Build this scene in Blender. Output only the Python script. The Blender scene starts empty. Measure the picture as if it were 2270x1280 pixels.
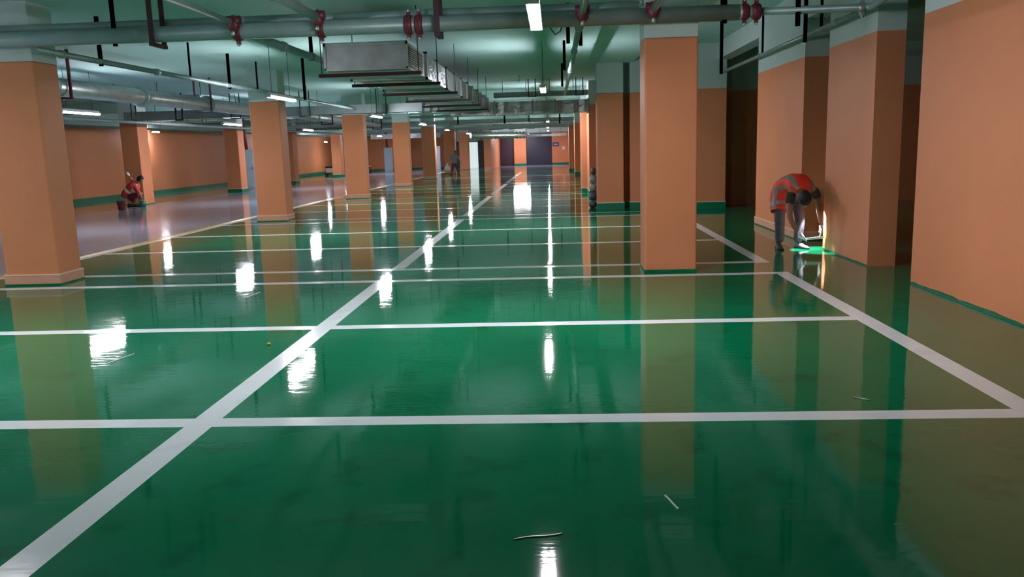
import bpy, bmesh, math, random
from mathutils import Vector, Matrix
random.seed(7)
S = bpy.context.scene
C = S.collection
PI = math.pi

# ------------------------------------------------------------------ camera, world, exposure
def setup_camera():
    p, y, r = 0.170568, -0.0556203, -0.0298419
    f = Vector((math.sin(y) * math.cos(p), math.cos(y) * math.cos(p), -math.sin(p)))
    r0 = Vector((math.cos(y), -math.sin(y), 0)); u0 = r0.cross(f)
    rt = r0 * math.cos(r) + u0 * math.sin(r); up = -r0 * math.sin(r) + u0 * math.cos(r)
    m = Matrix(((rt.x, up.x, -f.x, 0), (rt.y, up.y, -f.y, 0), (rt.z, up.z, -f.z, 1.55), (0, 0, 0, 1)))
    cd = bpy.data.cameras.new('camera'); cd.sensor_width = 36; cd.lens = 1817.87 / 2270 * 36
    cd.clip_start = .05; cd.clip_end = 300
    co = bpy.data.objects.new('camera', cd); C.objects.link(co); co.matrix_world = m
    S.camera = co
setup_camera()
w = bpy.data.worlds.new('world'); S.world = w; w.use_nodes = True
w.node_tree.nodes['Background'].inputs[0].default_value = (.55, .65, .7, 1)
w.node_tree.nodes['Background'].inputs[1].default_value = 0.02
S.view_settings.view_transform = 'Standard'; S.view_settings.look = 'None'
S.view_settings.gamma = 1; S.view_settings.use_curve_mapping = False
S.view_settings.exposure = 0.0
LAMP = 285.0          # strength of every ceiling tube
S.cycles.max_bounces = 8; S.cycles.diffuse_bounces = 5; S.cycles.glossy_bounces = 4
S.cycles.sample_clamp_indirect = 4.0; S.cycles.caustics_reflective = False; S.cycles.caustics_refractive = False

# ------------------------------------------------------------------ materials
def mat(name, col, rough=.6, metal=0., spec=.5, noise=0., nscale=3., bump=0., bscale=20., stretch=(1, 1, 1), emit=None, es=0., coat=0.):
    m = bpy.data.materials.new(name); m.use_nodes = True
    nt = m.node_tree; b = nt.nodes['Principled BSDF']
    b.inputs['Base Color'].default_value = (*col, 1); b.inputs['Roughness'].default_value = rough
    b.inputs['Metallic'].default_value = metal; b.inputs['Specular IOR Level'].default_value = spec
    b.inputs['Coat Weight'].default_value = coat
    if emit:
        b.inputs['Emission Color'].default_value = (*emit, 1); b.inputs['Emission Strength'].default_value = es
    if noise or bump:
        tc = nt.nodes.new('ShaderNodeTexCoord'); mp = nt.nodes.new('ShaderNodeMapping')
        mp.inputs['Scale'].default_value = stretch
        nt.links.new(tc.outputs['Object'], mp.inputs['Vector'])
    if noise:
        n = nt.nodes.new('ShaderNodeTexNoise'); n.inputs['Scale'].default_value = nscale; n.inputs['Detail'].default_value = 5
        nt.links.new(mp.outputs[0], n.inputs['Vector'])
        mr = nt.nodes.new('ShaderNodeMapRange'); mr.inputs[1].default_value = .3; mr.inputs[2].default_value = .7
        mr.inputs[3].default_value = 1 - noise; mr.inputs[4].default_value = 1 + noise
        nt.links.new(n.outputs['Fac'], mr.inputs[0])
        vm = nt.nodes.new('ShaderNodeVectorMath'); vm.operation = 'SCALE'; vm.inputs[0].default_value = col
        nt.links.new(mr.outputs[0], vm.inputs['Scale']); nt.links.new(vm.outputs[0], b.inputs['Base Color'])
    if bump:
        n = nt.nodes.new('ShaderNodeTexNoise'); n.inputs['Scale'].default_value = bscale; n.inputs['Detail'].default_value = 3
        nt.links.new(mp.outputs[0], n.inputs['Vector'])
        bp = nt.nodes.new('ShaderNodeBump'); bp.inputs['Strength'].default_value = 1; bp.inputs['Distance'].default_value = bump
        nt.links.new(n.outputs['Fac'], bp.inputs['Height']); nt.links.new(bp.outputs[0], b.inputs['Normal'])
    return m

def floor_mat(name, col, rough, noise=.12, dirt=.25, bump=.0022, spec=.5):
    """poured epoxy: slow swells plus fine brush ripple under a glossy skin"""
    m = mat(name, col, rough, spec=spec)
    nt = m.node_tree; b = nt.nodes['Principled BSDF']
    tc = nt.nodes.new('ShaderNodeTexCoord')
    def noi(scale, detail, st=(1, 1, 1), dist=0):
        mp = nt.nodes.new('ShaderNodeMapping'); mp.inputs['Scale'].default_value = st
        nt.links.new(tc.outputs['Object'], mp.inputs['Vector'])
        n = nt.nodes.new('ShaderNodeTexNoise'); n.inputs['Scale'].default_value = scale; n.inputs['Detail'].default_value = detail
        n.inputs['Distortion'].default_value = dist
        nt.links.new(mp.outputs[0], n.inputs['Vector']); return n.outputs['Fac']
    big = noi(.9, 4, dist=.4); sm = noi(3.5, 6, (1, 1, 1))
    def mr(src, a, bb, lo, hi):
        k = nt.nodes.new('ShaderNodeMapRange'); k.inputs[1].default_value = a; k.inputs[2].default_value = bb
        k.inputs[3].default_value = lo; k.inputs[4].default_value = hi; nt.links.new(src, k.inputs[0]); return k.outputs[0]
    k1 = mr(big, .3, .7, 1 - noise, 1 + noise); k2 = mr(sm, .56, .7, 1, 1 - dirt)
    mu = nt.nodes.new('ShaderNodeMath'); mu.operation = 'MULTIPLY'; nt.links.new(k1, mu.inputs[0]); nt.links.new(k2, mu.inputs[1])
    vm = nt.nodes.new('ShaderNodeVectorMath'); vm.operation = 'SCALE'; vm.inputs[0].default_value = col
    nt.links.new(mu.outputs[0], vm.inputs['Scale']); nt.links.new(vm.outputs[0], b.inputs['Base Color'])
    h1 = noi(1.6, 2, (.7, 1.2, 1)); h2 = noi(14, 2, (.6, 1.3, 1))
    h3 = noi(9, 3, (.35, 2.6, 1))
    a0 = nt.nodes.new('ShaderNodeMath'); a0.operation = 'MULTIPLY_ADD'; nt.links.new(h3, a0.inputs[0]); a0.inputs[1].default_value = .24; nt.links.new(h1, a0.inputs[2])
    ad = nt.nodes.new('ShaderNodeMath'); ad.operation = 'MULTIPLY_ADD'; nt.links.new(h2, ad.inputs[0]); ad.inputs[1].default_value = .085
    nt.links.new(a0.outputs[0], ad.inputs[2])
    bp = nt.nodes.new('ShaderNodeBump'); bp.inputs['Strength'].default_value = 1; bp.inputs['Distance'].default_value = bump
    nt.links.new(ad.outputs[0], bp.inputs['Height']); nt.links.new(bp.outputs[0], b.inputs['Normal'])
    return m

M = {}
M['green'] = floor_mat('green_epoxy', (.001, .165, .066), .045, spec=.38)
M['white_line'] = floor_mat('white_line_paint', (.78, .86, .88), .12, .05, .1)
M['yellow_line'] = floor_mat('yellow_line_paint', (.62, .38, .03), .3)
M['grey'] = floor_mat('grey_epoxy', (.27, .33, .42), .10)
M['tan_line'] = floor_mat('pale_line_paint', (.6, .5, .4), .15)
M['concrete_dark'] = mat('bare_concrete', (.07, .075, .07), .6, noise=.2)
M['white'] = mat('pale_wall_paint', (.52, .64, .63), .75, noise=.04, nscale=1.2)
M['ceil'] = mat('ceiling_paint', (.42, .68, .66), .8, noise=.05, nscale=.8)
M['orange'] = mat('orange_wall_paint', (.66, .245, .115), .55, noise=.035, nscale=1.5, spec=.3)
M['skirt_o'] = mat('primed_skirting', (.66, .33, .22), .6, noise=.08)
M['skirt_e'] = mat('skirting_edge', (.78, .55, .42), .6)
M['skirt_g'] = mat('green_skirting_paint', (.006, .16, .085), .35, noise=.15)
M['skirt_ge'] = mat('pale_tape_edge', (.62, .66, .55), .6)
M['green_edge'] = mat('green_brushed_edge', (.006, .15, .06), .3, noise=.3, nscale=8)
M['steel'] = mat('galvanised_steel', (.42, .46, .47), .38, .75, noise=.15, nscale=5)
M['pipe'] = mat('galvanised_pipe', (.26, .36, .36), .42, .3, noise=.12, nscale=4)
M['duct'] = mat('duct_sheet_metal', (.50, .55, .56), .26, .85, noise=.12, nscale=3, bump=.02, bscale=5)
M['tray'] = mat('cable_tray_metal', (.33, .40, .40), .45, .6, noise=.1)
M['red'] = mat('red_coupling_paint', (.13, .014, .028), .45)
M['rod'] = mat('dark_red_primer', (.05, .012, .02), .6, noise=.2)
M['darksteel'] = mat('dark_painted_steel', (.035, .045, .045), .5)
M['black'] = mat('black_gap', (.01, .01, .012), .6)
M['bolt'] = mat('zinc_bolt', (.7, .72, .72), .3, .9)
M['tube'] = mat('lit_lamp_tube', (1, 1, 1), .4, emit=(1, .93, 1), es=LAMP)
M['housing'] = mat('white_lamp_housing', (.7, .7, .72), .4)
M['shutter'] = mat('dark_shutter', (.035, .014, .03), .5)
M['shutter_b'] = mat('dark_blue_shutter', (.022, .02, .045), .45)
M['cab'] = mat('pale_blue_cabinet', (.36, .46, .56), .5)
M['doorglow'] = mat('glowing_doorway_wall', (.8, .85, .85), .6, emit=(.85, 1, 1), es=.7)  # self-glow stands in for the light beyond the far doorway
M['vest'] = mat('orange_vest_cloth', (.80, .05, .015), .7, noise=.1, nscale=8, bump=.01, bscale=14)
M['vest_red'] = mat('red_vest_cloth', (.55, .04, .05), .75, noise=.1, nscale=8)
M['stripe'] = mat('grey_reflective_tape', (.26, .24, .23), .4)
M['stripe_y'] = mat('yellow_reflective_tape', (.75, .6, .35), .45)
M['trouser'] = mat('grey_trouser_cloth', (.075, .078, .105), .85, noise=.2, nscale=9, bump=.012, bscale=12)
M['trouser_r'] = mat('maroon_trouser_cloth', (.16, .01, .045), .85, noise=.1)
M['trouser_p'] = mat('purple_trouser_cloth', (.055, .03, .10), .85)
M['shirt'] = mat('grey_shirt_cloth', (.20, .22, .25), .85)
M['shirt_d'] = mat('dark_shirt_cloth', (.05, .035, .03), .85)
M['skin'] = mat('skin', (.36, .17, .105), .55, noise=.05)
M['hair'] = mat('black_hair', (.006, .006, .007), .6, bump=.01, bscale=60)
M['glove'] = mat('white_work_glove', (.78, .78, .80), .8, bump=.004, bscale=60)
M['shoe'] = mat('grey_shoe', (.17, .17, .19), .6)
M['shoe_d'] = mat('dark_shoe', (.03, .035, .04), .6)
M['sole'] = mat('shoe_sole', (.02, .022, .022), .6)
M['bar'] = mat('white_strip', (.85, .86, .9), .4)
M['bucket'] = mat('maroon_bucket_plastic', (.13, .02, .02), .4)
M['bag'] = mat('dark_bag_plastic', (.05, .065, .08), .45, noise=.5, nscale=12)
M['bag_l'] = mat('grey_bag_plastic', (.20, .24, .26), .45, noise=.4, nscale=12)
M['sign'] = mat('blue_sign_face', (.05, .05, .22), .4)
M['paper'] = mat('white_paper', (.7, .66, .6), .7)
M['glass'] = mat('lens', (.8, .9, 1), .2, emit=(.9, .95, 1), es=30)
M['debris'] = mat('plastic_scrap', (.8, .85, .85), .3)

# ------------------------------------------------------------------ mesh builder
class MB:
    def __init__(s): s.v = []; s.f = []; s.m = []; s.sm = []
    def face(s, idx, mi=0, smooth=False): s.f.append(idx); s.m.append(mi); s.sm.append(smooth)
    def box(s, x0, x1, y0, y1, z0, z1, mi=0):
        b = len(s.v)
        s.v += [(x, y, z) for x in (x0, x1) for y in (y0, y1) for z in (z0, z1)]
        for q in ((0, 1, 3, 2), (4, 6, 7, 5), (0, 4, 5, 1), (2, 3, 7, 6), (0, 2, 6, 4), (1, 5, 7, 3)):
            s.face([b + i for i in q], mi)
        return s
    def loft(s, rings, mi=0, cap=True, smooth=True, mfun=None):
        b = len(s.v); n = len(rings[0])
        for r in rings: s.v += [tuple(p) for p in r]
        for i in range(len(rings) - 1):
            for j in range(n):
                k = (j + 1) % n
                s.face([b + i * n + j, b + i * n + k, b + (i + 1) * n + k, b + (i + 1) * n + j], mfun(i, j) if mfun else mi, smooth)
        if cap:
            s.face([b + j for j in range(n)][::-1], mi); s.face([b + (len(rings) - 1) * n + j for j in range(n)], mi)
        return s
    def tube(s, pts, r, n=12, mi=0, cap=True):
        pts = [Vector(p) for p in pts]; rings = []
        rr = r if isinstance(r, (list, tuple)) else [r] * len(pts)
        u = None
        for i, p in enumerate(pts):
            d = (pts[min(i + 1, len(pts) - 1)] - pts[max(i - 1, 0)]).normalized()
            if u is None: u = d.orthogonal().normalized()
            u = (u - d * u.dot(d)).normalized(); v = d.cross(u)
            rings.append([p + (u * math.cos(2 * PI * k / n) + v * math.sin(2 * PI * k / n)) * rr[i] for k in range(n)])
        return s.loft(rings, mi, cap)
    def bar(s, a, b, wx, wy, mi=0):
        """square bar from a to b"""
        a = Vector(a); b = Vector(b); d = (b - a).normalized()
        u = Vector((1, 0, 0)) if abs(d.x) < .9 else Vector((0, 1, 0)); u = (u - d * u.dot(d)).normalized(); v = d.cross(u)
        ring = lambda p: [p + u * sx * wx / 2 + v * sy * wy / 2 for sx, sy in ((-1, -1), (1, -1), (1, 1), (-1, 1))]
        return s.loft([ring(a), ring(b)], mi, True, False)
    def ball(s, c, rx, ry, rz, n=14, m=9, mi=0):
        c = Vector(c)
        rings = []
        for i in range(m + 1):
            t = PI * (i + .04) / (m + .08)
            rings.append([c + Vector((rx * math.sin(t) * math.cos(2 * PI * k / n), ry * math.sin(t) * math.sin(2 * PI * k / n), -rz * math.cos(t))) for k in range(n)])
        return s.loft(rings, mi)
    def build(s, name, mats, parent=None, origin=None, bevel=0.):
        if not isinstance(mats, (list, tuple)): mats = [mats]
        me = bpy.data.meshes.new(name)
        o3 = Vector(origin) if origin is not None else Vector((0, 0, 0))
        me.from_pydata([tuple(Vector(v) - o3) for v in s.v], [], s.f)
        for m_ in mats: me.materials.append(m_)
        for p, mi, sm in zip(me.polygons, s.m, s.sm): p.material_index = mi; p.use_smooth = sm
        bm = bmesh.new(); bm.from_mesh(me); bmesh.ops.recalc_face_normals(bm, faces=bm.faces)
        bm.to_mesh(me); bm.free(); me.update()
        o = bpy.data.objects.new(name, me); C.objects.link(o)
        if parent is not None:
            o.parent = parent
            o.location = o3 - parent.location if origin is not None else -Vector(parent.location)
        else:
            o.location = o3
        if bevel:
            bv = o.modifiers.new('bevel', 'BEVEL'); bv.width = bevel; bv.segments = 2
        return o

def root(name, label, cat, loc, group=None):
    o = bpy.data.objects.new(name, None); C.objects.link(o); o.location = loc; o.empty_display_size = .1
    o['label'] = label; o['category'] = cat
    if group: o['group'] = group
    return o
def tag(o, label, cat, group=None):
    o['label'] = label; o['category'] = cat
    if group: o['group'] = group
    return o
def struct(name, mb, mats, **k):
    o = mb.build(name, mats, **k); o['kind'] = 'structure'; return o
def copy_tree(src, loc, label, group=None):
    r = src.copy(); C.objects.link(r); r.location = loc; r['label'] = label
    if group: r['group'] = group
    for ch in list(src.children):
        c = ch.copy(); C.objects.link(c); c.parent = r
        for g in ch.children:
            d = g.copy(); C.objects.link(d); d.parent = c
    return r

SLAB = 3.45; HIGH = 3.75; TOP = 2.75; XR = 3.75

# ------------------------------------------------------------------ floor (painted regions are faces of one mesh)
def build_floor():
    cross = [2.0, 4.54, 7.12, 9.69, 10.63, 13.17, 15.69, 18.15, 19.1, 21.7, 24.3, 26.9, 27.85, 30.4, 33.0, 35.5, 36.45, 39.0, 41.5, 44.0, 44.95, 47.5, 50, 52.5]
    gaps = [(9.77, 10.55), (18.23, 19.02), (26.98, 27.77), (35.58, 36.37), (44.08, 44.87)]
    lcross = [16.5, 19, 21.6, 24.3, 28.3, 30.8, 33.3, 36.8, 39.4, 42]
    half = lambda y: .075 if y < 16 else .06
    xs = [-30, -17.3, -13.62, -13.5, -7.74, -7.60, -7.47, -2.185, -2.02, 1.0, 2.57, 2.73, XR, 10]
    ys = sorted(set([-6, 58.0, 84] + [v for y in cross for v in (y - half(y), y + half(y))] + [v for y in lcross for v in (y - .05, y + .05)] + [0.0, 5.5, 12.0, 20.5, 30, 40]))
    ys = sorted(ys)
    b = MB(); nx = len(xs)
    b.v = [(x, y, 0) for y in ys for x in xs]
    def region(x, y):
        incross = any(abs(y - c) < half(c) for c in cross)
        gap = any(a < y < c for a, c in gaps)
        if y > 58 and x > -13.5: return 3
        if x > XR: return 0
        if x < -13.62: return 4 if any(abs(y - c) < .05 for c in lcross) else 0
        if x < -13.5: return 4 if y < 50 else 0
        if x < -7.74: return 3
        if x < -7.60: return 2 if y > 10.5 else 0
        if x < -7.47: return 1 if y < 57 else 3
        if -2.185 < x < -2.02 and not gap and y < 52.6: return 1
        if 2.57 < x < 2.73 and y < 18.23 and not gap: return 1
        if incross:
            if y < 20 and x < 2.73: return 1
            if y > 20 and x < 1.0: return 1
        return 0
    for j in range(len(ys) - 1):
        for i in range(nx - 1):
            a = j * nx + i
            b.face([a, a + 1, a + nx + 1, a + nx], region((xs[i] + xs[i + 1]) / 2, (ys[j] + ys[j + 1]) / 2))
    struct('floor', b, [M['green'], M['white_line'], M['yellow_line'], M['grey'], M['tan_line'], M['concrete_dark']])
build_floor()

# ------------------------------------------------------------------ ceiling slab with downstand beams
def build_ceiling():
    b = MB()
    b.box(-30, 1.91, -6, 84, SLAB, SLAB + .5)
    b.box(1.91, 10.2, -6, 84, HIGH, HIGH + .2)
    for y in (28.2, 37, 45.5, 54, 62.5): b.box(-17.3, 1.75, y, y + .45, 3.12, SLAB + .02)
    struct('ceiling', b, [M['ceil']])
build_ceiling()

# ------------------------------------------------------------------ walls
def wallblock(name, x0, x1, y0, y1, base=None, h=HIGH + .03):
    """painted block: orange below, pale above; base = 'o' primed skirting, 'g' green skirting, 'e' brushed edge only"""
    b = MB(); b.box(x0, x1, y0, y1, 0, TOP, 0); b.box(x0, x1, y0, y1, TOP, h, 1)
    o = struct(name, b, [M['orange'], M['white']])
    if base == 'o':
        s = MB(); s.box(x0 - .014, x1 + .014, y0 - .014, y1 + .014, 0, .125, 0); s.box(x0 - .017, x1 + .017, y0 - .017, y1 + .017, .125, .14, 1)
        s.box(x0 - .019, x1 + .019, y0 - .019, y1 + .019, 0, .018, 2)
        struct('baseboard_right', s, [M['skirt_o'], M['skirt_e'], M['green_edge']])
    elif base == 'g':
        s = MB(); s.box(x0 - .014, x1 + .014, y0 - .014, y1 + .014, 0, .15, 0); s.box(x0 - .015, x1 + .015, y0 - .015, y1 + .015, .15, .165, 1)
        struct('baseboard_right', s, [M['skirt_g'], M['skirt_ge']])
    elif base == 'e':
        s = MB(); n = int((y1 - y0) / .12) + 1
        prof = [.02 + .018 * random.random() for _ in range(n + 1)]
        for i in range(n):
            ya = y0 + (y1 - y0) * i / n; yb = y0 + (y1 - y0) * (i + 1) / n
            bi = len(s.v); xx = x0 - .004
            s.v += [(xx, ya, 0), (xx, yb, 0), (xx, yb, prof[i + 1]), (xx, ya, prof[i])]; s.face([bi, bi + 1, bi + 2, bi + 3])
            bi = len(s.v)
            s.v += [(xx, ya, .002), (xx, yb, .002), (xx - prof[i + 1] * .6, yb, .002), (xx - prof[i] * .6, ya, .002)]; s.face([bi, bi + 1, bi + 2, bi + 3])
        struct('trim_1', s, [M['green_edge']])
    return o
wallblock('wall_right', XR, XR + .35, -6, 8.80, 'e')
wallblock('wall_right', XR, XR + .33, 10.03, 11.70, 'e')
wallblock('wall_right', XR, XR + .75, 12.80, 15.64, 'o')
wallblock('wall_right', 3.16, 3.97, 19.5, 20.6, 'g')
wallblock('wall_right', 1.82, 3.16, 20.05, 20.6, 'g')
wallblock('wall_right', 1.66, 1.82, 20.5, 20.6, 'g')
wallblock('wall_right', 1.06, 1.75, 25.3, 26.9, 'g')
wallblock('wall_right', .90, 1.75, 27.3, 28.0, 'g')
wallblock('wall_right', 1.12, 1.75, 34.6, 36.0, None)
wallblock('wall_right', 1.10, 1.75, 44.5, 46.0, 'g')
wallblock('wall_right', .92, 1.75, 51.5, 53.0, 'g')
wallblock('wall_right', 1.75, 2.0, 20.6, 71, None)
b = MB(); b.box(XR + .02, XR + .3, 8.80, 10.03, 3.3, HIGH + .03); b.box(XR + .02, XR + .3, 11.7, 12.8, 3.3, HIGH + .03)
b.box(XR, XR + .3, 15.64, 19.5, 3.38, HIGH + .03)
struct('wall_right', b, [M['white']])
# unlit side hall behind the openings
b = MB(); b.box(XR + .2, 10.2, 20.6, 20.85, 0, TOP, 0); b.box(XR + .2, 10.2, 20.6, 20.85, TOP, HIGH + .03, 1)
b.box(10, 10.2, -6, 20.6, 0, TOP, 0); b.box(10, 10.2, -6, 20.6, TOP, HIGH + .03, 1)
struct('wall_side_hall', b, [M['orange'], M['white']])
# left wall
def longwall(name, x0, x1, y0, y1, face, sk='skirt_g'):
    b = MB(); b.box(x0, x1, y0, y1, 0, TOP, 0); b.box(x0, x1, y0, y1, TOP, SLAB + .03, 1)
    struct(name, b, [M['orange'], M['white']])
    s = MB()
    if face == 'x': s.box(x1, x1 + .02, y0, y1, 0, .16, 0)
    else: s.box(x0, x1, y0 - .02, y0, 0, .16, 0)
    struct('baseboard_' + name.split('_')[1], s, [M[sk]])
longwall('wall_left', -17.6, -17.3, -6, 65.3, 'x')
b = MB(); b.box(-30, 10.2, -6.3, -6, 0, TOP, 0); b.box(-30, 10.2, -6.3, -6, TOP, HIGH + .03, 1); struct('wall_behind', b, [M['orange'], M['white']])
# back wall
longwall('wall_back', -17.6, -11.6, 65, 65.3, 'y')
longwall('wall_back', -11.6, -7.75, 66.5, 66.8, 'y')
longwall('wall_back', -5.85, -5.1, 65.5, 65.8, 'y')
longwall('wall_back', -5.15, -4.62, 60.8, 71, 'y', 'skirt_o')
longwall('wall_back', -3.4, -2.37, 70.5, 71, 'y', 'skirt_g')
longwall('wall_back', -.18, 1.75, 70.5, 71, 'y', 'skirt_g')
b = MB(); b.box(-7.75, -5.85, 66, 66.3, 2.05, SLAB + .03, 0); b.box(-4.62, 1.75, 71, 71.2, 2.5, SLAB + .03, 0); struct('wall_back', b, [M['white']])
b = MB(); b.box(-7.75, -5.85, 67.5, 67.6, 0, 2.1, 0); struct('door_1', b, [M['doorglow']])
b = MB(); b.box(-7.75, -7.5, 65.8, 66.3, 0, 2.05); b.box(-6.0, -5.5, 65.3, 65.8, 0, 2.15); b.box(-7.75, -5.85, 65.9, 66.3, 2.05, 2.12); struct('door_2', b, [M['darksteel']])
def shutter(name, x0, x1, m):
    b = MB(); n = 22
    for i in range(n):
        z0 = 2.7 * i / n; b.box(x0, x1, 70.85 - (.03 if i % 2 else 0), 70.95, z0, z0 + 2.7 / n)
    struct(name, b, [m])
shutter('door_3', -4.62, -3.4, M['shutter']); shutter('door_4', -2.37, -.18, M['shutter_b'])

# ------------------------------------------------------------------ columns
def column(x0, x1, y0, y1, base, label, group, top=TOP):
    o3 = ((x0 + x1) / 2, (y0 + y1) / 2, 0)
    r = root('concrete_column', label, 'column', o3, group)
    b = MB().box(x0, x1, y0, y1, 0, top); b.build('painted_shaft', M['orange'], r, bevel=.02)
    b = MB().box(x0, x1, y0, y1, top, SLAB + .01); c = b.build('column_head', M['white'], r, bevel=.01)
    c['label'] = 'pale unpainted head above the orange'
    s = MB()
    if base == 'o':
        s.box(x0 - .014, x1 + .014, y0 - .014, y1 + .014, 0, .125, 0); s.box(x0 - .018, x1 + .018, y0 - .018, y1 + .018, .125, .142, 1)
        s.box(x0 - .02, x1 + .02, y0 - .02, y1 + .02, 0, .02, 2)
        k = s.build('skirting', [M['skirt_o'], M['skirt_e'], M['green_edge']], r)
    elif base == 'g':
        s.box(x0 - .014, x1 + .014, y0 - .014, y1 + .014, 0, .15, 0); s.box(x0 - .016, x1 + .016, y0 - .016, y1 + .016, .15, .168, 1)
        k = s.build('skirting', [M['skirt_g'], M['skirt_ge']], r); k['label'] = 'green painted skirting'
    else:
        s.box(x0 - .006, x1 + .006, y0 - .006, y1 + .006, 0, .035, 0)
        k = s.build('skirting', [M['green_edge']], r); k['label'] = 'thin green brushed edge'
    return r
GA = 'orange columns between the green bays and the grey aisle'
la = ['big orange column at the left edge of the green bays, nearest the camera on that side',
      'orange column with lamp glow at its top, second along the yellow aisle line',
      'orange column third along the yellow aisle line, in front of the grey aisle',
      'orange column fourth along the aisle line, half as wide as the third',
      'small orange column fifth along the aisle line, left of the walking person',
      'thin far orange column directly behind the walking person',
      'farthest thin orange column, standing before the lit doorway']
for i, y in enumerate((9.95, 18.95, 27.3, 35.8, 43.7, 52.6, 61.0)):
    column(-6.98, -6.28, y, y + .5, 'o' if i < 5 else 'e', la[i], GA, 3.0 if False else TOP)
lb = ['orange column beside the crouching worker and the maroon bucket, across the grey aisle',
      'orange column with green skirting across the aisle, left of the pale blue cabinet',
      'orange column with green skirting across the aisle, seen right of the second aisle column',
      'farthest orange column with green skirting across the aisle, left of the third aisle column']
for i, y in enumerate((27.0, 34.3, 42.8, 52.6)):
    dx = (-.12, .42, .05, 0)[i]
    column(-14.25 + dx, -13.65 + dx, y, y + .7, 'g' if i else 'e', lb[i], 'orange columns on the far side of the grey aisle')
column(1.07, 1.69, 9.92, 10.45, 'e', 'tall orange column standing free in the green bays, right of centre', 'orange columns along the right side')
column(1.03, 1.66, 20.0, 20.6, 'g', 'orange column with green skirting behind the tall right one, bags leaning at its left', 'orange columns along the right side')

# ------------------------------------------------------------------ lamps
def lamp_proto():
    r = root('batten_lamp', '', 'lamp', (0, 0, 2.55))
    h = MB(); L = .72
    h.box(-.022, .022, -L, L, .02, .075)
    prof = [(-.052, .022), (-.022, .045), (.022, .045), (.052, .022), (.050, .018), (.020, .038), (-.020, .038), (-.050, .018)]
    h.loft([[(x, y, z) for x, z in prof] for y in (-L, L)], 0, True, False)
    for e0, e1 in ((-L - .015, -L + .02), (L - .02, L + .015)): h.box(-.052, .052, e0, e1, -.02, .04)
    o = h.build('housing', M['housing'], None); o.parent = r
    t = MB(); t.tube([(-.034, -L + .02, 0), (-.034, L - .02, 0)], .017, 10); t.tube([(.034, -L + .02, 0), (.034, L - .02, 0)], .017, 10)
    o = t.build('glowing_tube', M['tube'], None); o.parent = r
    for s in (-.5, .5):
        k = MB().tube([(0, s, .06), (0, s, SLAB - 2.55)], .005, 6); o = k.build('hanging_rod', M['darksteel'], None); o.parent = r
    return r
LP = lamp_proto()
GL = 'lit batten lamps hanging from the ceiling'
lamps = [(-.14, 7.1, 2.62, 'brightest lamp, cut by the top edge of the photo over the lane'),
 (-.19, 16.1, 2.62, 'single lamp above the lane, right of the long duct end'),
 (-.24, 34.0, 2.55, 'upper one of the small lamps stacked over the far lane'),
 (-.33, 45.5, 2.55, 'second from top of the small lamps stacked over the far lane'),
 (-.38, 54, 2.55, 'third from top of the small lamps stacked over the far lane'),
 (-.45, 66, 2.45, 'lowest small lamp above the far dark blue shutter'),
 (-4.95, 15.1, 2.55, 'long bright lamp at the top right corner of the second aisle column'),
 (-5.2, 24.3, 2.55, 'lamp right of the top of the third aisle column'),
 (-5.2, 32.9, 2.55, 'lamp right of the top of the fourth aisle column'),
 (-5.7, 44.3, 2.55, 'small lamp over the head of the far column behind the walking person'),
 (-5.8, 56, 2.55, 'small far lamp at the left end of the short shiny far duct'),
 (-10.2, 17.6, 2.55, 'longest lamp across the grey aisle, right beside the nearest left column'),
 (-10.5, 26.8, 2.55, 'lamp left of the second aisle column, over the grey aisle'),
 (-10.8, 36.2, 2.55, 'lamp right of the second aisle column, over the grey aisle'),
 (-11.8, 55.8, 2.55, 'small lamp between the third and fourth aisle columns'),
 (-16.75, 34.3, 2.62, 'small lamp just right of the column near the crouching worker'),
 (-16.0, 50.0, 2.5, 'small low lamp against the right edge of the second aisle column'),
 (-13.9, 50.0, 2.2, 'left one of the two low lamps before the third aisle column'),
 (-15.3, 60.0, 2.18, 'right one of the two low lamps before the third aisle column'),
 (-9.0, 62.0, 2.2, 'small low lamp between the fifth aisle column and the walking person'),
 (-5.0, 6.1, 2.62, 'lamp out of view whose reflection glints in the bottom left corner'),
 (-10.4, 8.7, 2.62, 'added lamp out of view, for front light on the nearest left column'),  # unseen lamp, added for the front light on the left column
 (-.22, 26.4, 2.74, 'added lamp hidden behind the cross duct, brightening the lane ceiling')]  # unseen lamp, added to brighten the ceiling over the lane
for i, (x, y, z, lab) in enumerate(lamps):
    if i == 0: LP.location = (x, y, z); LP['label'] = lab; LP['group'] = GL
    else:
        r = copy_tree(LP, (x, y, z), lab, GL)
        for c in r.children:
            if c.name.startswith('hanging_rod'): c.scale = (1, 1, (SLAB - z) / (SLAB - 2.55))
            elif z < 2.4 or x < -16.5: c.scale = (1, .45, 1)
# crosswise lamp at the far end
r = copy_tree(LP, (-2.7, 68.0, 2.5), 'far lamp lying crosswise above the orange wall between two dark shutters', GL)
r.rotation_euler = (0, 0, PI / 2)

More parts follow.
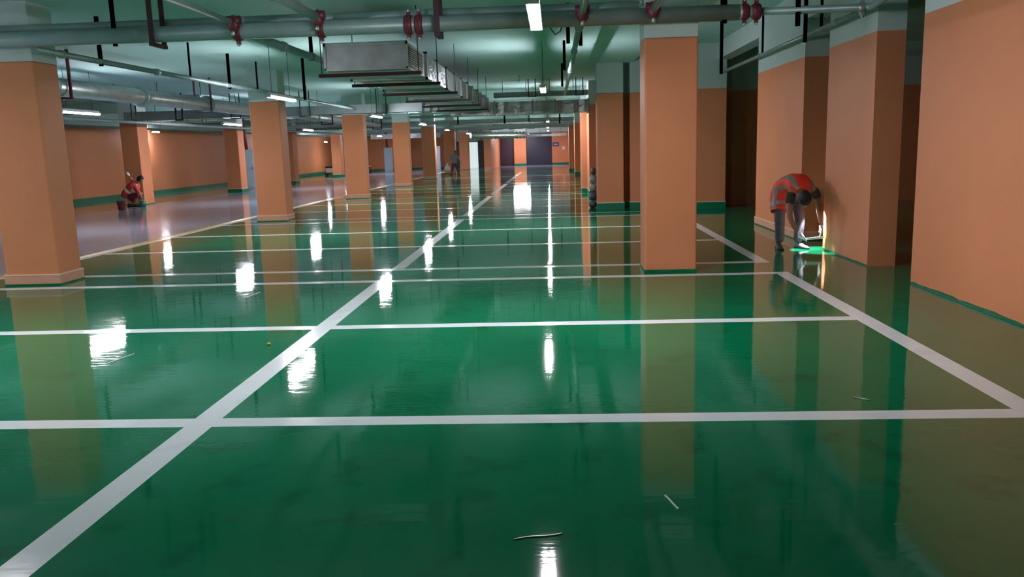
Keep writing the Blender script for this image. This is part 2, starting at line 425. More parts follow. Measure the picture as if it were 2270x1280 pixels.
# ------------------------------------------------------------------ pipes
def clampring(parent, x, y, z, r, axis='x', n=1, name='red_coupling'):
    b = MB(); w = .045
    d = Vector((1, 0, 0)) if axis == 'x' else Vector((0, 1, 0))
    c = Vector((x, y, z))
    b.tube([c - d * w, c - d * w * .6, c + d * w * .6, c + d * w], [r * 1.1, r * 1.27, r * 1.27, r * 1.1], 16)
    for s in (-1, 1):
        b.box(x - .02, x + .02, y - .02, y + .02, z + s * r * 1.3 - .03, z + s * r * 1.3 + .03)
    o = b.build(name, M['red'], parent)
    for s in (-1, 1): MB().tube([(x, y - .01, z + s * (r * 1.3 + .02)), (x, y - .01, z + s * (r * 1.3 + .055))], .014, 6).build('bolt', M['bolt'], parent)
    return o
PZ = 2.955
r = root('sprinkler_main_pipe', 'thick grey main pipe running across the whole top of the photo', 'pipe', (0, 9.62, PZ))
MB().tube([(-12, 9.62, PZ), (2.08, 9.62, PZ)], .088, 20).build('pipe_run', M['pipe'], r)
MB().tube([(2.08, 9.62, PZ), (2.3, 9.62, PZ)], [.085, .05], 20).build('reducer', M['pipe'], r)
MB().tube([(2.25, 9.62, PZ), (3.44, 9.62, PZ), (3.5, 9.55, PZ), (3.55, 9.3, PZ + .05), (3.58, 7.5, PZ + .06)], .042, 14).build('thin_run', M['pipe'], r)
MAIN = r
for x in (2.14, 2.27): clampring(r, x, 9.62, PZ, .07)
for x in (-1.62, -1.50): clampring(r, x, 9.62, PZ + .0, .088)
clampring(r, -3.6, 9.62, PZ, .088); clampring(r, -2.63, 9.62, PZ, .088)
clampring(r, 3.42, 9.62, PZ, .042, name='elbow_fitting').data.materials[0] = M['steel']
r = root('gate_valve', 'small dark valve hanging at the top edge above the duct end', 'valve', (-2.75, 9.2, 3.2))
MB().tube([(-2.75, 9.2, 3.12), (-2.75, 9.2, SLAB)], .012, 8).build('stem', M['steel'], r)
MB().ball((-2.75, 9.2, 3.14), .05, .05, .06).build('valve_body', M['pipe'], r)
MB().tube([(-2.75 + .06 * math.cos(t), 9.2 + .06 * math.sin(t), 3.24) for t in [2 * PI * i / 14 for i in range(15)]], .008, 6).build('hand_wheel', M['darksteel'], r)
r = root('sprinkler_feed_pipe', 'second cross pipe just behind and above the thick main pipe, right half', 'pipe', (0, 10.0, 3.06))
MB().tube([(-12, 9.86, 3.10), (.6, 9.86, 3.10), (1.0, 9.86, 3.10)], .06, 16).build('pipe_run', M['pipe'], r)

def ypipe(x, z, y0, y1, rad, label, couplings=(), m='pipe', tee=None):
    r = root('branch_pipe', label, 'pipe', (x, y0, z))
    MB().tube([(x, y0, z), (x, y1, z)], rad, 14).build('pipe_run', M[m], r)
    for yy in couplings:
        k = MB().tube([(x, yy - .05, z), (x, yy - .04, z), (x, yy + .04, z), (x, yy + .05, z)], [rad, rad * 1.35, rad * 1.35, rad], 14)
        k.build('coupling', M['pipe'], r)
    if tee is not None:
        k = MB(); k.ball((x, tee, z - .01), .07, .07, .10); k.tube([(x - .08, tee, z + .03), (x + .08, tee, z + .03)], .05, 12)
        k.build('red_tee', M['red'], MAIN)
        MB().tube([(x, tee - .03, z - .09), (x, tee - .03, z - .14)], .022, 8).build('bolt', M['bolt'], MAIN)
    return r
ypipe(-3.6, 3.03, 3, 9.38, .035, 'thin pipe slanting down from the top edge to the red tee left of the duct', (7.2,), tee=9.5)
ypipe(-2.63, 3.05, 3, 9.38, .05, 'pipe slanting down to the red tee just above the duct end', (8.0,), tee=9.5)
ypipe(-3.62, 2.98, 9.75, 16.5, .05, 'pipe running back beside the duct, behind the thick main pipe', (11.3, 12.6))
ypipe(.34, 2.99, 9.75, 23.9, .04, 'pipe over the lane running far back past the second lamp', (10.6, 13.2, 16.5))
ypipe(.34, 2.99, 3, 9.34, .04, 'short pipe piece right of the brightest lamp, ending at a red tee', (), tee=9.45)
ypipe(1.12, 3.0, 3, 9.38, .045, 'short bright pipe reaching the red tee above the tall free column', (), m='steel', tee=9.5)
ypipe(3.6, 2.99, 9.8, 18.0, .032, 'thin pipe along the right wall crossing the dark opening', (11.0, 14.9), m='pipe')
ypipe(-6.12, 2.86, 9.75, 30, .038, 'long thin pipe running from the nearest left column over the second one', (10.3, 12.8, 15.5))
ypipe(-8.62, 2.82, 9.9, 25.35, .16, 'thick shiny pipe along the ceiling over the grey aisle', (14.0, 17.2, 20.5), m='steel')
ypipe(-8.62, 2.84, 26.2, 40.8, .13, 'thick pipe over the grey aisle beyond the cable tray', (30, 35), m='steel')
ypipe(-12.5, 2.62, 9.9, 50.9, .05, 'thin pipe high over the far side of the grey aisle', (21, 26, 31))
ypipe(-16.2, 2.7, 15, 60, .04, 'thin pipe close to the far left orange wall', (30, 38))
ypipe(-11.3, 3.2, 9.9, 60, .045, 'thin pipe between the thick shiny pipe and the far side pipe', (19, 25))
def xpipe(y, z, x0, x1, rad, label, m='pipe'):
    r = root('cross_pipe', label, 'pipe', ((x0 + x1) / 2, y, z))
    MB().tube([(x0, y, z), (x1, y, z)], rad, 12).build('pipe_run', M[m], r)
    n = 4
    for i in range(n):
        x = x0 + (x1 - x0) * (i + .5) / n
        MB().tube([(x - .05, y, z), (x + .05, y, z)], rad * 1.3, 12).build('coupling', M[m], r)
        MB().tube([(x + .6, y, z), (x + .6, y, SLAB)], .008, 6).build('hanging_rod', M['darksteel'], r)
    return r
xpipe(33.05, 3.06, -17, 1, .06, 'pipe crossing the hall behind the cross duct')
xpipe(38.5, 3.05, -17, 1, .05, 'pipe crossing the hall above the fourth aisle column')
xpipe(47, 2.9, -17, 1, .07, 'pipe crossing the hall above the fifth aisle column')
xpipe(57, 2.9, -17, 1, .08, 'farthest pipe crossing above the dark shutters')
xpipe(21, 3.08, -13.5, -9, .04, 'thin cross pipe above the long lamp beside the nearest left column')

# trays and ducts
def tray(label, x0, x1, y, z0, z1, d=.3):
    r = root('cable_tray', label, 'cable tray', ((x0 + x1) / 2, y, z0))
    b = MB(); b.box(x0, x1, y, y + d, z0, z0 + .01); b.box(x0, x1, y, y + .01, z0, z1); b.box(x0, x1, y + d - .01, y + d, z0, z1)
    b.build('trough', M['tray'], r)
    for i in range(4):
        xx = x0 + (x1 - x0) * (i + .37) / 4
        MB().tube([(xx, y + d / 2, z1), (xx, y + d / 2, SLAB)], .008, 6).build('hanging_rod', M['darksteel'], r)
    l = MB(); l.box(x0, x1, y - .012, y + d + .012, z1, z1 + .012); l.build('cover', M['tray'], r)
    return r
tray('dark cable tray above the cross duct, right of the long duct', -1.7, 1.0, 24.0, 2.97, 3.09)
tray('grey cable tray crossing the hall at mid distance, left of the duct', -13.5, -3.1, 25.7, 2.72, 2.98, .26)
tray('long far cable tray under the ceiling behind the columns', -13.6, 1.0, 41.0, 2.78, 2.92)
tray('farthest cable tray before the back wall', -17, 1.0, 51.2, 2.68, 2.85)
def cables(y, x0, x1, z):
    b = MB()
    for k in range(4):
        pts = [(x0 + (x1 - x0) * i / 12, y + k * .06, z + .05 * math.sin(i * 1.3 + k)) for i in range(13)]
        b.tube(pts, .018, 6)
    return b
r = root('cable_bundle', 'sagging dark cable bundle above the far shutters', 'cable', (-2.7, 51.9, 2.72))
cables(51.9, -4.2, -1.2, 2.72).build('cables', M['darksteel'], r)
for xx in (-4.0, -2.7, -1.4): MB().bar((xx, 51.98, 2.70), (xx, 51.98, SLAB), .03, .01).build('strap', M['darksteel'], r)

def main_duct():
    x0, x1, z0, z1 = -3.0, -1.9, 2.62, 2.96
    r = root('air_duct', 'long silver air duct running back from the box end over the bays', 'air duct', (-2.45, 11.05, 2.62))
    MB().box(x0, x1, 11.05, 12.55, z0, z1).build('end_box', M['steel'], r)
    e = MB(); e.box(x0 - .01, x1 + .01, 11.03, 11.06, z1 - .035, z1 + .01); e.box(x0 - .01, x1 + .01, 11.03, 11.06, z0 - .01, z0 + .02)
    e.box(x0 - .012, x0 + .02, 11.03, 11.06, z0, z1); e.box(x1 - .02, x1 + .012, 11.03, 11.06, z0, z1)
    e.build('end_frame', M['steel'], r)
    g = MB(); g.box(x1, x1 + .01, 11.12, 12.25, z0 + .02, z1 - .04, 0)
    for i in range(9):
        z = z0 + .045 + i * .028
        g.box(x1 + .01, x1 + .03, 11.15, 12.2, z, z + .008, 1)
    g.build('louvre_grille', [M['darksteel'], M['steel']], r)
    y = 12.55; k = 0
    while y < 24.4:
        y2 = min(y + 1.18, 24.4)
        s = MB(); n = 14
        # creased side sheet: shallow vertical folds
        rings = []
        for i in range(n + 1):
            yy = y + (y2 - y) * i / n; off = .012 * math.sin(i * 2.1 + k) + .006 * random.random()
            rings.append([(x0 - off, yy, z0), (x1 + off * 1.3, yy, z0 - .004 * (i % 2)), (x1 + off, yy, z1), (x0 - off, yy, z1)])
        s.loft(rings, 0, True, False)
        s.build('duct_section', M['duct'], r)
        f = MB(); f.box(x0 - .035, x1 + .035, y - .02, y + .02, z0 - .03, z0 + .005); f.box(x1, x1 + .035, y - .02, y + .02, z0 - .03, z1 + .03)
        f.box(x0 - .035, x0, y - .02, y + .02, z0 - .03, z1 + .03); f.box(x0 - .035, x1 + .035, y - .02, y + .02, z1, z1 + .03)
        f.build('flange', M['steel'], r)
        y = y2; k += 1
    # cross branch at the far end
    s = MB(); n = 26; rings = []
    for i in range(n + 1):
        xx = -3.0 + 4.05 * i / n; off = .01 * math.sin(i * 2.3)
        rings.append([(xx, 24.4 - off, 2.50), (xx, 25.0, 2.50), (xx, 25.0, 2.86), (xx, 24.4 - off, 2.86)])
    s.loft(rings, 0, True, False); s.build('cross_branch', M['duct'], r)
    for xx in (-1.7, -.6, .05, 1.0):
        f = MB(); f.box(xx - .02, xx + .02, 24.36, 25.02, 2.47, 2.50); f.box(xx - .02, xx + .02, 24.34, 24.38, 2.47, 2.89); f.build('flange', M['steel'], r)
    return r
DUCT = main_duct()
def far_duct():
    r = root('air_duct', 'short bright ribbed duct far away above the shutters', 'air duct', (-4.8, 54, 2.4))
    n = 30; rings = []
    for i in range(n + 1):
        t = i / n; rr = .19 + .06 * (i % 2)
        c = Vector((-5.3 + 3.4 * t, 53 + 3.0 * t, 2.36 - .02 * t)); d = Vector((3.4, 3.0, 0)).normalized(); u = Vector((-d.y, d.x, 0))
        rings.append([c + u * math.cos(2 * PI * k / 12) * rr * .8 + Vector((0, 0, 1)) * math.sin(2 * PI * k / 12) * rr for k in range(12)])
    MB().loft(rings).build('flexible_sleeve', M['duct'], r)
    b = MB().box(-1.9, .9, 58.5, 59.0, 2.25, 2.42); b.build('flat_section', M['duct'], r)
    for xx, yy in ((-4.6, 53.6), (-2.6, 55.4), (-1.0, 58.7), (.5, 58.7)): MB().tube([(xx, yy, 2.4), (xx, yy, SLAB)], .01, 6).build('hanging_rod', M['darksteel'], r)
    b = MB().box(-2.2, -1.75, 55.8, 59.0, 2.22, 2.46); b.build('joint_section', M['duct'], r)
    return r
far_duct()
r = root('air_duct', 'silver duct box far left under the ceiling before the back wall', 'air duct', (-12, 60, 2.5))
MB().box(-13.3, -8.2, 60, 60.7, 2.42, 2.75).build('end_box', M['duct'], r)
MB().box(-10.6, -10.5, 59.95, 60.75, 2.38, 2.8).build('flange', M['steel'], r)
for xx in (-12.8, -8.8): MB().tube([(xx, 60.3, 2.7), (xx, 60.3, SLAB)], .012, 6).build('hanging_rod', M['darksteel'], r)

# ------------------------------------------------------------------ hangers
def hanger(x, y, zb, w, label, axis='x', t=.04, m='rod', ztop=SLAB, group=None, sides=(1, 1), left_top=None):
    r = root('pipe_hanger', label, 'hanger', (x, y, zb), group)
    if x > 1.91: ztop = HIGH
    dx, dy = (w / 2, 0) if axis == 'x' else (0, w / 2)
    for s, on in zip((-1, 1), sides):
        if not on: continue
        zt = ztop if (s > 0 or left_top is None) else left_top
        MB().bar((x + s * dx, y + s * dy, zb), (x + s * dx, y + s * dy, zt), t, t * .6).build('drop_bar', M[m], r)
    if w > .02:
        MB().bar((x - dx - .03 * (axis == 'x'), y - dy - .03 * (axis == 'y'), zb), (x + dx + .03 * (axis == 'x'), y + dy + .03 * (axis == 'y'), zb), t, t * .8).build('cross_bar', M[m], r)
    return r
GH = 'steel hangers under the ceiling'
H = [(-4.55, 9.62, 2.83, .30, 'y', .05, 'rod', 'black U hanger under the thick main pipe, near the photo top left'),
 (-5.06, 9.62, 2.84, .0, 'y', .045, 'red', 'dark red strap across the thick main pipe, left of the U hanger'),
 (-1.28, 9.62, 2.83, .30, 'y', .06, 'rod', 'dark bar hanger behind the thick pipe, left of the brightest lamp'),
 (1.92, 9.60, 2.84, .0, 'x', .05, 'red', 'red strap on the main pipe beside the reducer, right of the tall free column'),
 (2.72, 9.6, 2.78, .0, 'x', .05, 'red', 'dark red bar at the thin end of the main pipe near the right wall'),
 (2.85, 9.75, 2.62, .0, 'x', .04, 'rod', 'dark red bar hanging lowest at the right wall'),
 (-8.62, 14.3, 2.62, .42, 'x', .05, 'red', 'dark red U hanger around the shiny aisle pipe, beside the nearest left column'),
 (-8.62, 20.3, 2.62, .40, 'x', .04, 'rod', 'thin U hanger on the shiny aisle pipe, left of the second aisle column'),
 (-8.62, 24.6, 2.62, .40, 'x', .05, 'rod', 'U hanger right of the second aisle column on the shiny aisle pipe'),
 (-8.62, 31.5, 2.62, .42, 'x', .05, 'rod', 'U hanger left of the third aisle column on the shiny aisle pipe'),
 (-8.62, 40.5, 2.62, .42, 'x', .05, 'rod', 'small U hanger right of the third aisle column'),
 (-12.5, 19.6, 2.68, .14, 'x', .03, 'darksteel', 'thin double hanger above the long lamp near the left column'),
 (-12.5, 24.4, 2.68, .14, 'x', .03, 'darksteel', 'thin double hanger over the column by the crouching worker'),
 (-12.5, 29.4, 2.68, .14, 'x', .03, 'darksteel', 'thin double hanger right of the column by the crouching worker'),
 (-11.3, 24.8, 2.66, .2, 'x', .05, 'rod', 'short black hanger bracket midway over the grey aisle'),
 (-3.62, 12.6, 2.92, .0, 'y', .05, 'rod', 'black bar hanger on the pipe just left of the duct box'),
 (-3.62, 15.2, 2.92, .0, 'y', .04, 'rod', 'black bar hanger behind the duct box'),
 (-6.12, 11.2, 2.80, .0, 'x', .05, 'darksteel', 'dark bar hanger on the thin pipe beside the nearest left column'),
 (-6.12, 15.7, 2.80, .0, 'x', .05, 'darksteel', 'tall dark bar hanger on the thin pipe before the second aisle column'),
 (-6.12, 14.0, 2.86, .0, 'x', .03, 'pipe', 'thin green rod hanger on the thin pipe, left of the tall dark bar'),
 (-6.12, 17.2, 2.86, .0, 'x', .03, 'pipe', 'thin green rod hanger on the thin pipe, right of the tall dark bar'),
 (-5.05, 16.9, 2.63, .0, 'x', .05, 'darksteel', 'tall dark bar dropping to the long bright lamp'),
 (.22, 11.6, 2.92, .0, 'x', .05, 'rod', 'nearest dark red bar over the lane pipe, beyond the brightest lamp'),
 (.40, 11.9, 2.92, .0, 'x', .05, 'rod', 'dark red bar just right of its twin over the lane pipe'),
 (.22, 15.6, 2.92, .0, 'x', .05, 'rod', 'dark red bar midway along the lane pipe'),
 (.22, 19.8, 2.92, .0, 'x', .05, 'rod', 'dark red bar at the far end of the lane pipe'),
 (1.96, 9.95, 2.32, .0, 'x', .035, 'rod', 'long dark bar left of the dark side opening'),
 (3.6, 14.75, 2.99, .0, 'x', .035, 'darksteel', 'grey rod dropping to the thin wall pipe right of the dark opening'),
 (3.6, 11.6, 2.99, .0, 'x', .035, 'darksteel', 'grey rod dropping to the thin wall pipe, nearest one'),
 (-7.7, 25.66, 2.69, .3, 'x', .03, 'darksteel', 'thin U hanger holding the cable tray right of the second aisle column'),
 (-5.3, 25.66, 2.69, .3, 'x', .03, 'darksteel', 'thin U hanger holding the cable tray above the third aisle column'),
 (-3.9, 25.66, 2.69, .25, 'x', .03, 'darksteel', 'thin U hanger holding the cable tray under the long duct'),
 (-9.9, 25.66, 2.69, .3, 'x', .03, 'darksteel', 'thin U hanger holding the cable tray over the grey aisle'),
 (-4.0, 32.98, 2.90, .0, 'x', .06, 'rod', 'dark bar on the cross pipe below the long duct'),
 (-2.4, 40.96, 2.70, .0, 'x', .08, 'rod', 'dark bar on the far tray left of the lane lamps'),
 (-1.2, 40.96, 2.74, .0, 'x', .05, 'rod', 'thinner dark bar on the far tray left of the lane lamps'),
 (.3, 40.96, 2.62, .0, 'x', .07, 'rod', 'dark bar right of the stacked lane lamps'),
 (-4.4, 38.4, 2.66, .0, 'x', .06, 'rod', 'dark bar on the far cross pipe right of the fourth aisle column'),
 (-.6, 23.97, 2.96, .2, 'x', .03, 'darksteel', 'small V hanger on the dark tray left of the second lane lamp'),
 (.75, 23.97, 2.96, .2, 'x', .03, 'darksteel', 'small hanger on the dark tray near the right column')]
for x, y, zb, w_, ax, t, m_, lab in H: hanger(x, y, zb, w_, lab, ax, t, m_, group=GH)
# threaded rods holding the duct
k = 0
for y in (11.3, 13.15, 15.5, 17.9, 20.2, 22.6):
    lab = ('trapeze', )
    r = root('duct_hanger', 'dark crossbar hanger %s under the long duct' % ('nearest', 'second', 'third', 'fourth', 'fifth', 'sixth')[k], 'hanger', (-2.45, y, 2.58), 'crossbar hangers under the long duct')
    MB().box(-3.16, -1.76, y - .025, y + .025, 2.555, 2.60).build('cross_bar', M['rod'], r)
    for x in (-3.12, -1.80): MB().tube([(x, y, 2.56), (x, y, SLAB)], .007, 6).build('threaded_rod', M['darksteel'], r)
    k += 1
b = MB().tube([(-.06, 9.9, 3.12), (-.02, 9.88, 2.9), (.04, 9.87, 2.82), (.10, 9.88, 2.86), (.16, 9.9, 3.05)], .008, 6)
tag(b.build('loose_cable', M['darksteel']), 'thin cable loop hanging behind the brightest lamp', 'cable')

# sprinkler heads
GS = 'small sprinkler heads on the pipes'
for i, (x, y, z, lab) in enumerate([(-6.12, 12.8, 2.82, 'sprinkler drop on the thin pipe right of the nearest left column'), (-.9, 22.5, 3.3, 'sprinkler head under the ceiling between duct and lane lamp'),
    (-7.0, 23.6, 3.02, 'sprinkler head above the cable tray'), (1.0, 9.6, 3.08, 'sprinkler head above the tall free column')]):
    r = root('ceiling_sprinkler', lab, 'sprinkler', (x, y, z), GS)
    MB().tube([(x, y, z), (x, y, SLAB if z > 3.01 and y > 20 else z + .05)], .012, 8).build('stem', M['steel'], r)
    MB().tube([(x, y, z - .012), (x, y, z)], .035, 12).build('deflector', M['steel'], r)

# ------------------------------------------------------------------ things on walls and floor
def cabinet(x, y, s, label):
    r = root('hose_cabinet', label, 'cabinet', (x, y, 0), 'pale blue cabinets with red pipes')
    MB().box(x - .3 * s, x + .3 * s, y, y + .25, 0, 1.8).build('cabinet_body', M['cab'], r, bevel=.01)
    MB().box(x - .27 * s, x + .27 * s, y - .02, y, .1, 1.74).build('door', M['cab'], r, bevel=.005)
    MB().box(x + .2 * s, x + .23 * s, y - .04, y - .02, .9, 1.05).build('handle', M['steel'], r)
    MB().tube([(x - .05, y + .12, 1.8), (x - .12, y + .12, 3.15)], .07, 12).build('red_pipe', M['red'], r)
cabinet(-13.75, 36.6, 1.0, 'pale blue cabinet under a red pipe, left of the second aisle column')
cabinet(-12.6, 62.5, 1.0, 'pale blue cabinet under a red pipe, left of the fourth aisle column')
cabinet(-9.05, 63.5, 1.0, 'small far pale cabinet left of the walking person')

r = root('paint_bucket', 'maroon plastic bucket on the floor left of the crouching worker', 'bucket', (-13.28, 24.6, 0))
b = MB(); rings = []
for z, rr in ((0, .105), (.02, .11), (.26, .145), (.275, .155), (.285, .15), (.27, .135), (.03, .1)):
    rings.append([(-13.28 + rr * math.cos(2 * PI * k / 20), 24.6 + rr * math.sin(2 * PI * k / 20), z) for k in range(20)])
b.loft(rings).build('pail', M['bucket'], r)
MB().tube([(-13.28 + .15 * math.cos(t), 24.6 - .03 - .05 * math.sin(t), .27 - .09 * math.sin(t)) for t in [PI * i / 10 for i in range(11)]], .005, 6).build('handle', M['steel'], r)

def bag(x, y, z, sx, sy, sz, m, label):
    b = MB(); rings = []; n = 16; mm = 9
    for i in range(mm + 1):
        t = PI * (i + .1) / (mm + .2)
        rings.append([(x + sx * math.sin(t) ** .7 * math.cos(2 * PI * k / n) * (1 + .12 * math.sin(k * 2.7 + i)), y + sy * math.sin(t) ** .7 * math.sin(2 * PI * k / n) * (1 + .1 * math.cos(k * 1.9 + i)), z + sz - sz * math.cos(t)) for k in range(n)])
    o = b.loft(rings).build('work_bag', M[m], origin=(x, y, z)); tag(o, label, 'bag', 'bags stacked beside the right column')
bag(.93, 20.6, 0, .10, .15, .10, 'bag', 'dark bag lying lowest beside the column with green skirting')
bag(.95, 20.7, .19, .09, .16, .10, 'bag', 'dark bag second from the bottom of the pile by the column')
bag(.95, 20.75, .38, .085, .14, .11, 'bag_l', 'grey bag in the middle of the pile by the column')
bag(.96, 20.8, .59, .08, .13, .11, 'bag_l', 'grey bag second from the top of the pile by the column')
bag(.97, 20.8, .80, .06, .11, .10, 'bag', 'small dark bag topmost of the pile by the column')

r = root('wall_sign', 'small blue sign high on the far orange wall, right of the blue shutter', 'sign', (.12, 70.45, 1.66))
MB().box(-.13, .40, 70.44, 70.49, 1.52, 1.86).build('board', M['sign'], r)
MB().box(-.02, .30, 70.43, 70.44, 1.64, 1.74).build('pale_lettering', M['cab'], r)
tag(MB().box(.66, .92, 70.46, 70.49, 1.24, 1.50).build('notice_sheet', M['paper']), 'white notice sheet on the far orange wall, below the blue sign', 'notice')
# small gear on the aisle floor
def trolley(x, y, label):
    r = root('tool_trolley', label, 'trolley', (x, y, 0), 'far tools beside the aisle columns')
    MB().box(x - .4, x + .4, y - .25, y + .25, .12, .17).build('deck', M['darksteel'], r)
    MB().box(x - .3, x + .25, y - .2, y + .2, .17, .5).build('machine_box', M['paper'], r, bevel=.02)
    MB().box(x - .35, x + .3, y - .22, y + .22, .5, .62).build('machine_lid', M['black'], r, bevel=.02)
    for sx in (-.32, .32):
        for sy in (-.2, .2): MB().tube([(x + sx, y + sy - .02, .07), (x + sx, y + sy + .02, .07)], .07, 12).build('wheel', M['black'], r)
trolley(-15.6, 57.2, 'far white and black machine left of the farthest aisle-side column')
trolley(-13.7, 55.6, 'far white and black machine right of the farthest aisle-side column')
r = root('paint_pot', 'tiny reddish pot on the far floor right of the third aisle column', 'pot', (-13.7, 60.5, 0))
MB().tube([(-13.7, 60.5, 0), (-13.7, 60.5, .45)], [.18, .2], 14).build('pot_body', M['bucket'], r)
MB().tube([(-13.7, 60.5, .45), (-13.7, 60.5, .5)], .21, 14).build('lid', M['skirt_e'], r)

# thin clear scraps lying on the wet epoxy
GF = 'thin pale scraps on the green floor'
for i, (x0, y0, x1, y1, lab) in enumerate([(-3.47, 5.94, -3.41, 6.25, 'thin pale scrap left of the divider line, below the bright reflection'),
    (.46, 3.47, .50, 3.33, 'thin pale scrap near the photo bottom, right of centre'), (-.19, 3.06, .0, 3.11, 'thin pale scrap lowest in the photo near the middle'),
    (1.77, 4.86, 1.85, 4.81, 'thin pale scrap at the right above the nearest white line'), (-3.43, 8.75, -3.39, 9.09, 'thin pale scrap left of the orange reflection stripe')]):
    mx, my = (x0 + x1) / 2, (y0 + y1) / 2
    b = MB(); n = 6
    rings = [[(x0 + (x1 - x0) * t / n + dy, y0 + (y1 - y0) * t / n + .006 * math.sin(t) + dy, dz) for dy, dz in ((-.003, .001), (.003, .001), (.003, .005), (-.003, .005))] for t in range(n + 1)]
    tag(b.loft(rings, 0, True, False).build('plastic_scrap', M['debris'], origin=(mx, my, 0)), lab, 'scrap', GF)
tag(MB().ball((-2.38, 6.47, .012), .016, .016, .012).build('yellow_cap', M['yellow_line']), 'tiny yellow cap on the green floor left of the divider line', 'cap')

# ------------------------------------------------------------------ people
def skin(name, verts, edges, m, parent, sub=2, squash=None, rootv=0):
    me = bpy.data.meshes.new(name); me.from_pydata([v[:3] for v in verts], edges, [])
    o = bpy.data.objects.new(name, me); C.objects.link(o)
    sk = o.modifiers.new('skin', 'SKIN'); sk.use_smooth_shade = True; sk.branch_smoothing = .6
    for i, v in enumerate(verts):
        rr = v[3]; me.skin_vertices[0].data[i].radius = (rr, rr) if not isinstance(rr, tuple) else rr
        me.skin_vertices[0].data[i].use_root = (i == rootv)
    sb = o.modifiers.new('sub', 'SUBSURF'); sb.levels = sub; sb.render_levels = sub
    bpy.context.view_layer.update()
    dg = bpy.context.evaluated_depsgraph_get()
    me2 = bpy.data.meshes.new_from_object(o.evaluated_get(dg)); me2.name = name
    bpy.data.objects.remove(o); bpy.data.meshes.remove(me)
    me2.materials.clear(); me2.materials.append(m)
    for p in me2.polygons: p.use_smooth = True; p.material_index = 0
    o = bpy.data.objects.new(name, me2); C.objects.link(o); o.parent = parent
    o.location = -Vector(parent.location)
    return o
def chain(vs, start, pts):
    e = []; prev = start
    for p in pts:
        vs.append(p); i = len(vs) - 1
        if prev is not None: e.append((prev, i))
        prev = i
    return e, prev
def head_shape(c, fwd, up, s=1.0):
    """closed head with brow, nose, chin and ears; c = centre"""
    c = Vector(c); f = Vector(fwd).normalized(); u = Vector(up).normalized(); l = u.cross(f).normalized(); u = f.cross(l)
    b = MB(); n = 24; m = 16; rings = []
    for i in range(m + 1):
        t = PI * (i + .02) / (m + .04); z = -math.cos(t); rr = math.sin(t)
        ring = []
        for k in range(n):
            a = 2 * PI * k / n; cf = math.cos(a); cl = math.sin(a)
            w_ = .073 * (1 if z > -.1 else 1 + .32 * (z + .1)); d = .095 * (1 if cf < 0 or z > -.2 else 1 + .12 * (z + .2))
            ex = 0
            if cf > .93 and -.35 < z < .12: ex = .024 * (1 - abs(z + .2) / .35)           # nose
            if abs(cl) > .25 and cf > .75 and 0 < z < .22: ex = -.007                      # eye sockets
            if cf > .9 and -.62 < z < -.48: ex = .006                                      # lips
            if abs(cl) > .96 and -.2 < z < .2: ex = .0
            ring.append(c + (f * (cf * rr * d + ex) + l * cl * rr * w_ + u * z * .118) * s)
        rings.append(ring)
    b.loft(rings)
    for sd in (-1, 1): 
        e = c + (l * sd * .076 - f * .005) * s
        rr = []
        for i in range(6):
            t = PI * (i + .1) / 5.2
            rr.append([e + (l * sd * (-.008 + .02 * math.sin(t) * .6) + f * math.cos(2 * PI * k / 8) * .016 * math.sin(t) + u * (-math.cos(t) * .03) + l * sd * .006 * math.sin(2 * PI * k / 8)) * s for k in range(8)])
        b.loft(rr)
    return b, f, l, u
def hair_cap(c, f, l, u, s=1.0, low=-.15):
    b = MB(); n = 24; m = 12; rings = []; c = Vector(c)
    for i in range(m + 1):
        z = 1 - (i / m) * (1 - low); z0 = z
        ring = []
        for k in range(n):
            a = 2 * PI * k / n; cf = math.cos(a); cl = math.sin(a)
            zz = z if cf < .35 else max(z, .35 + .1 * cf)
            rr = math.sqrt(max(0.0004, 1 - zz * zz * .98))
            ring.append(c + (f * cf * rr * .107 + l * cl * rr * .087 + u * zz * .134) * s)
        rings.append(ring)
    b.loft(rings)
    return b
def glove(name, wrist, palm_dir, spread_dir, curl, m, parent, s=1.0, rad=.0095):
    """palm, four unequal fingers and a thumb in one skinned surface; curl bends fingers towards curl vector"""
    w0 = Vector(wrist); d = Vector(palm_dir).normalized(); sp = Vector(spread_dir); sp = (sp - d * sp.dot(d)).normalized(); cu = Vector(curl).normalized()
    v = []; e = []
    palm = w0 + d * .05 * s
    v.append((*w0, (.026 * s, .024 * s))); v.append((*palm, (.036 * s, .020 * s))); e.append((0, 1))
    for i, (off, ln) in enumerate(((-.03, .062), (-.010, .075), (.011, .07), (.031, .055))):
        p1 = w0 + d * .082 * s + sp * off * s; p2 = p1 + (d * .8 + cu * .45).normalized() * ln * .5 * s; p3 = p2 + (d * .35 + cu * .9).normalized() * ln * .5 * s
        k = len(v); v += [(*p1, rad * s * 1.1), (*p2, rad * s), (*p3, rad * s * .85)]; e += [(1, k), (k, k + 1), (k + 1, k + 2)]
    t1 = w0 + d * .035 * s - sp * .042 * s + cu * .01 * s; t2 = t1 + (d * .7 - sp * .35 + cu * .5).normalized() * .035 * s; t3 = t2 + (d * .6 + cu * .7).normalized() * .028 * s
    k = len(v); v += [(*t1, rad * s * 1.2), (*t2, rad * s * 1.05), (*t3, rad * s * .9)]; e += [(1, k), (k, k + 1), (k + 1, k + 2)]
    return skin(name, v, e, m, parent, 2)
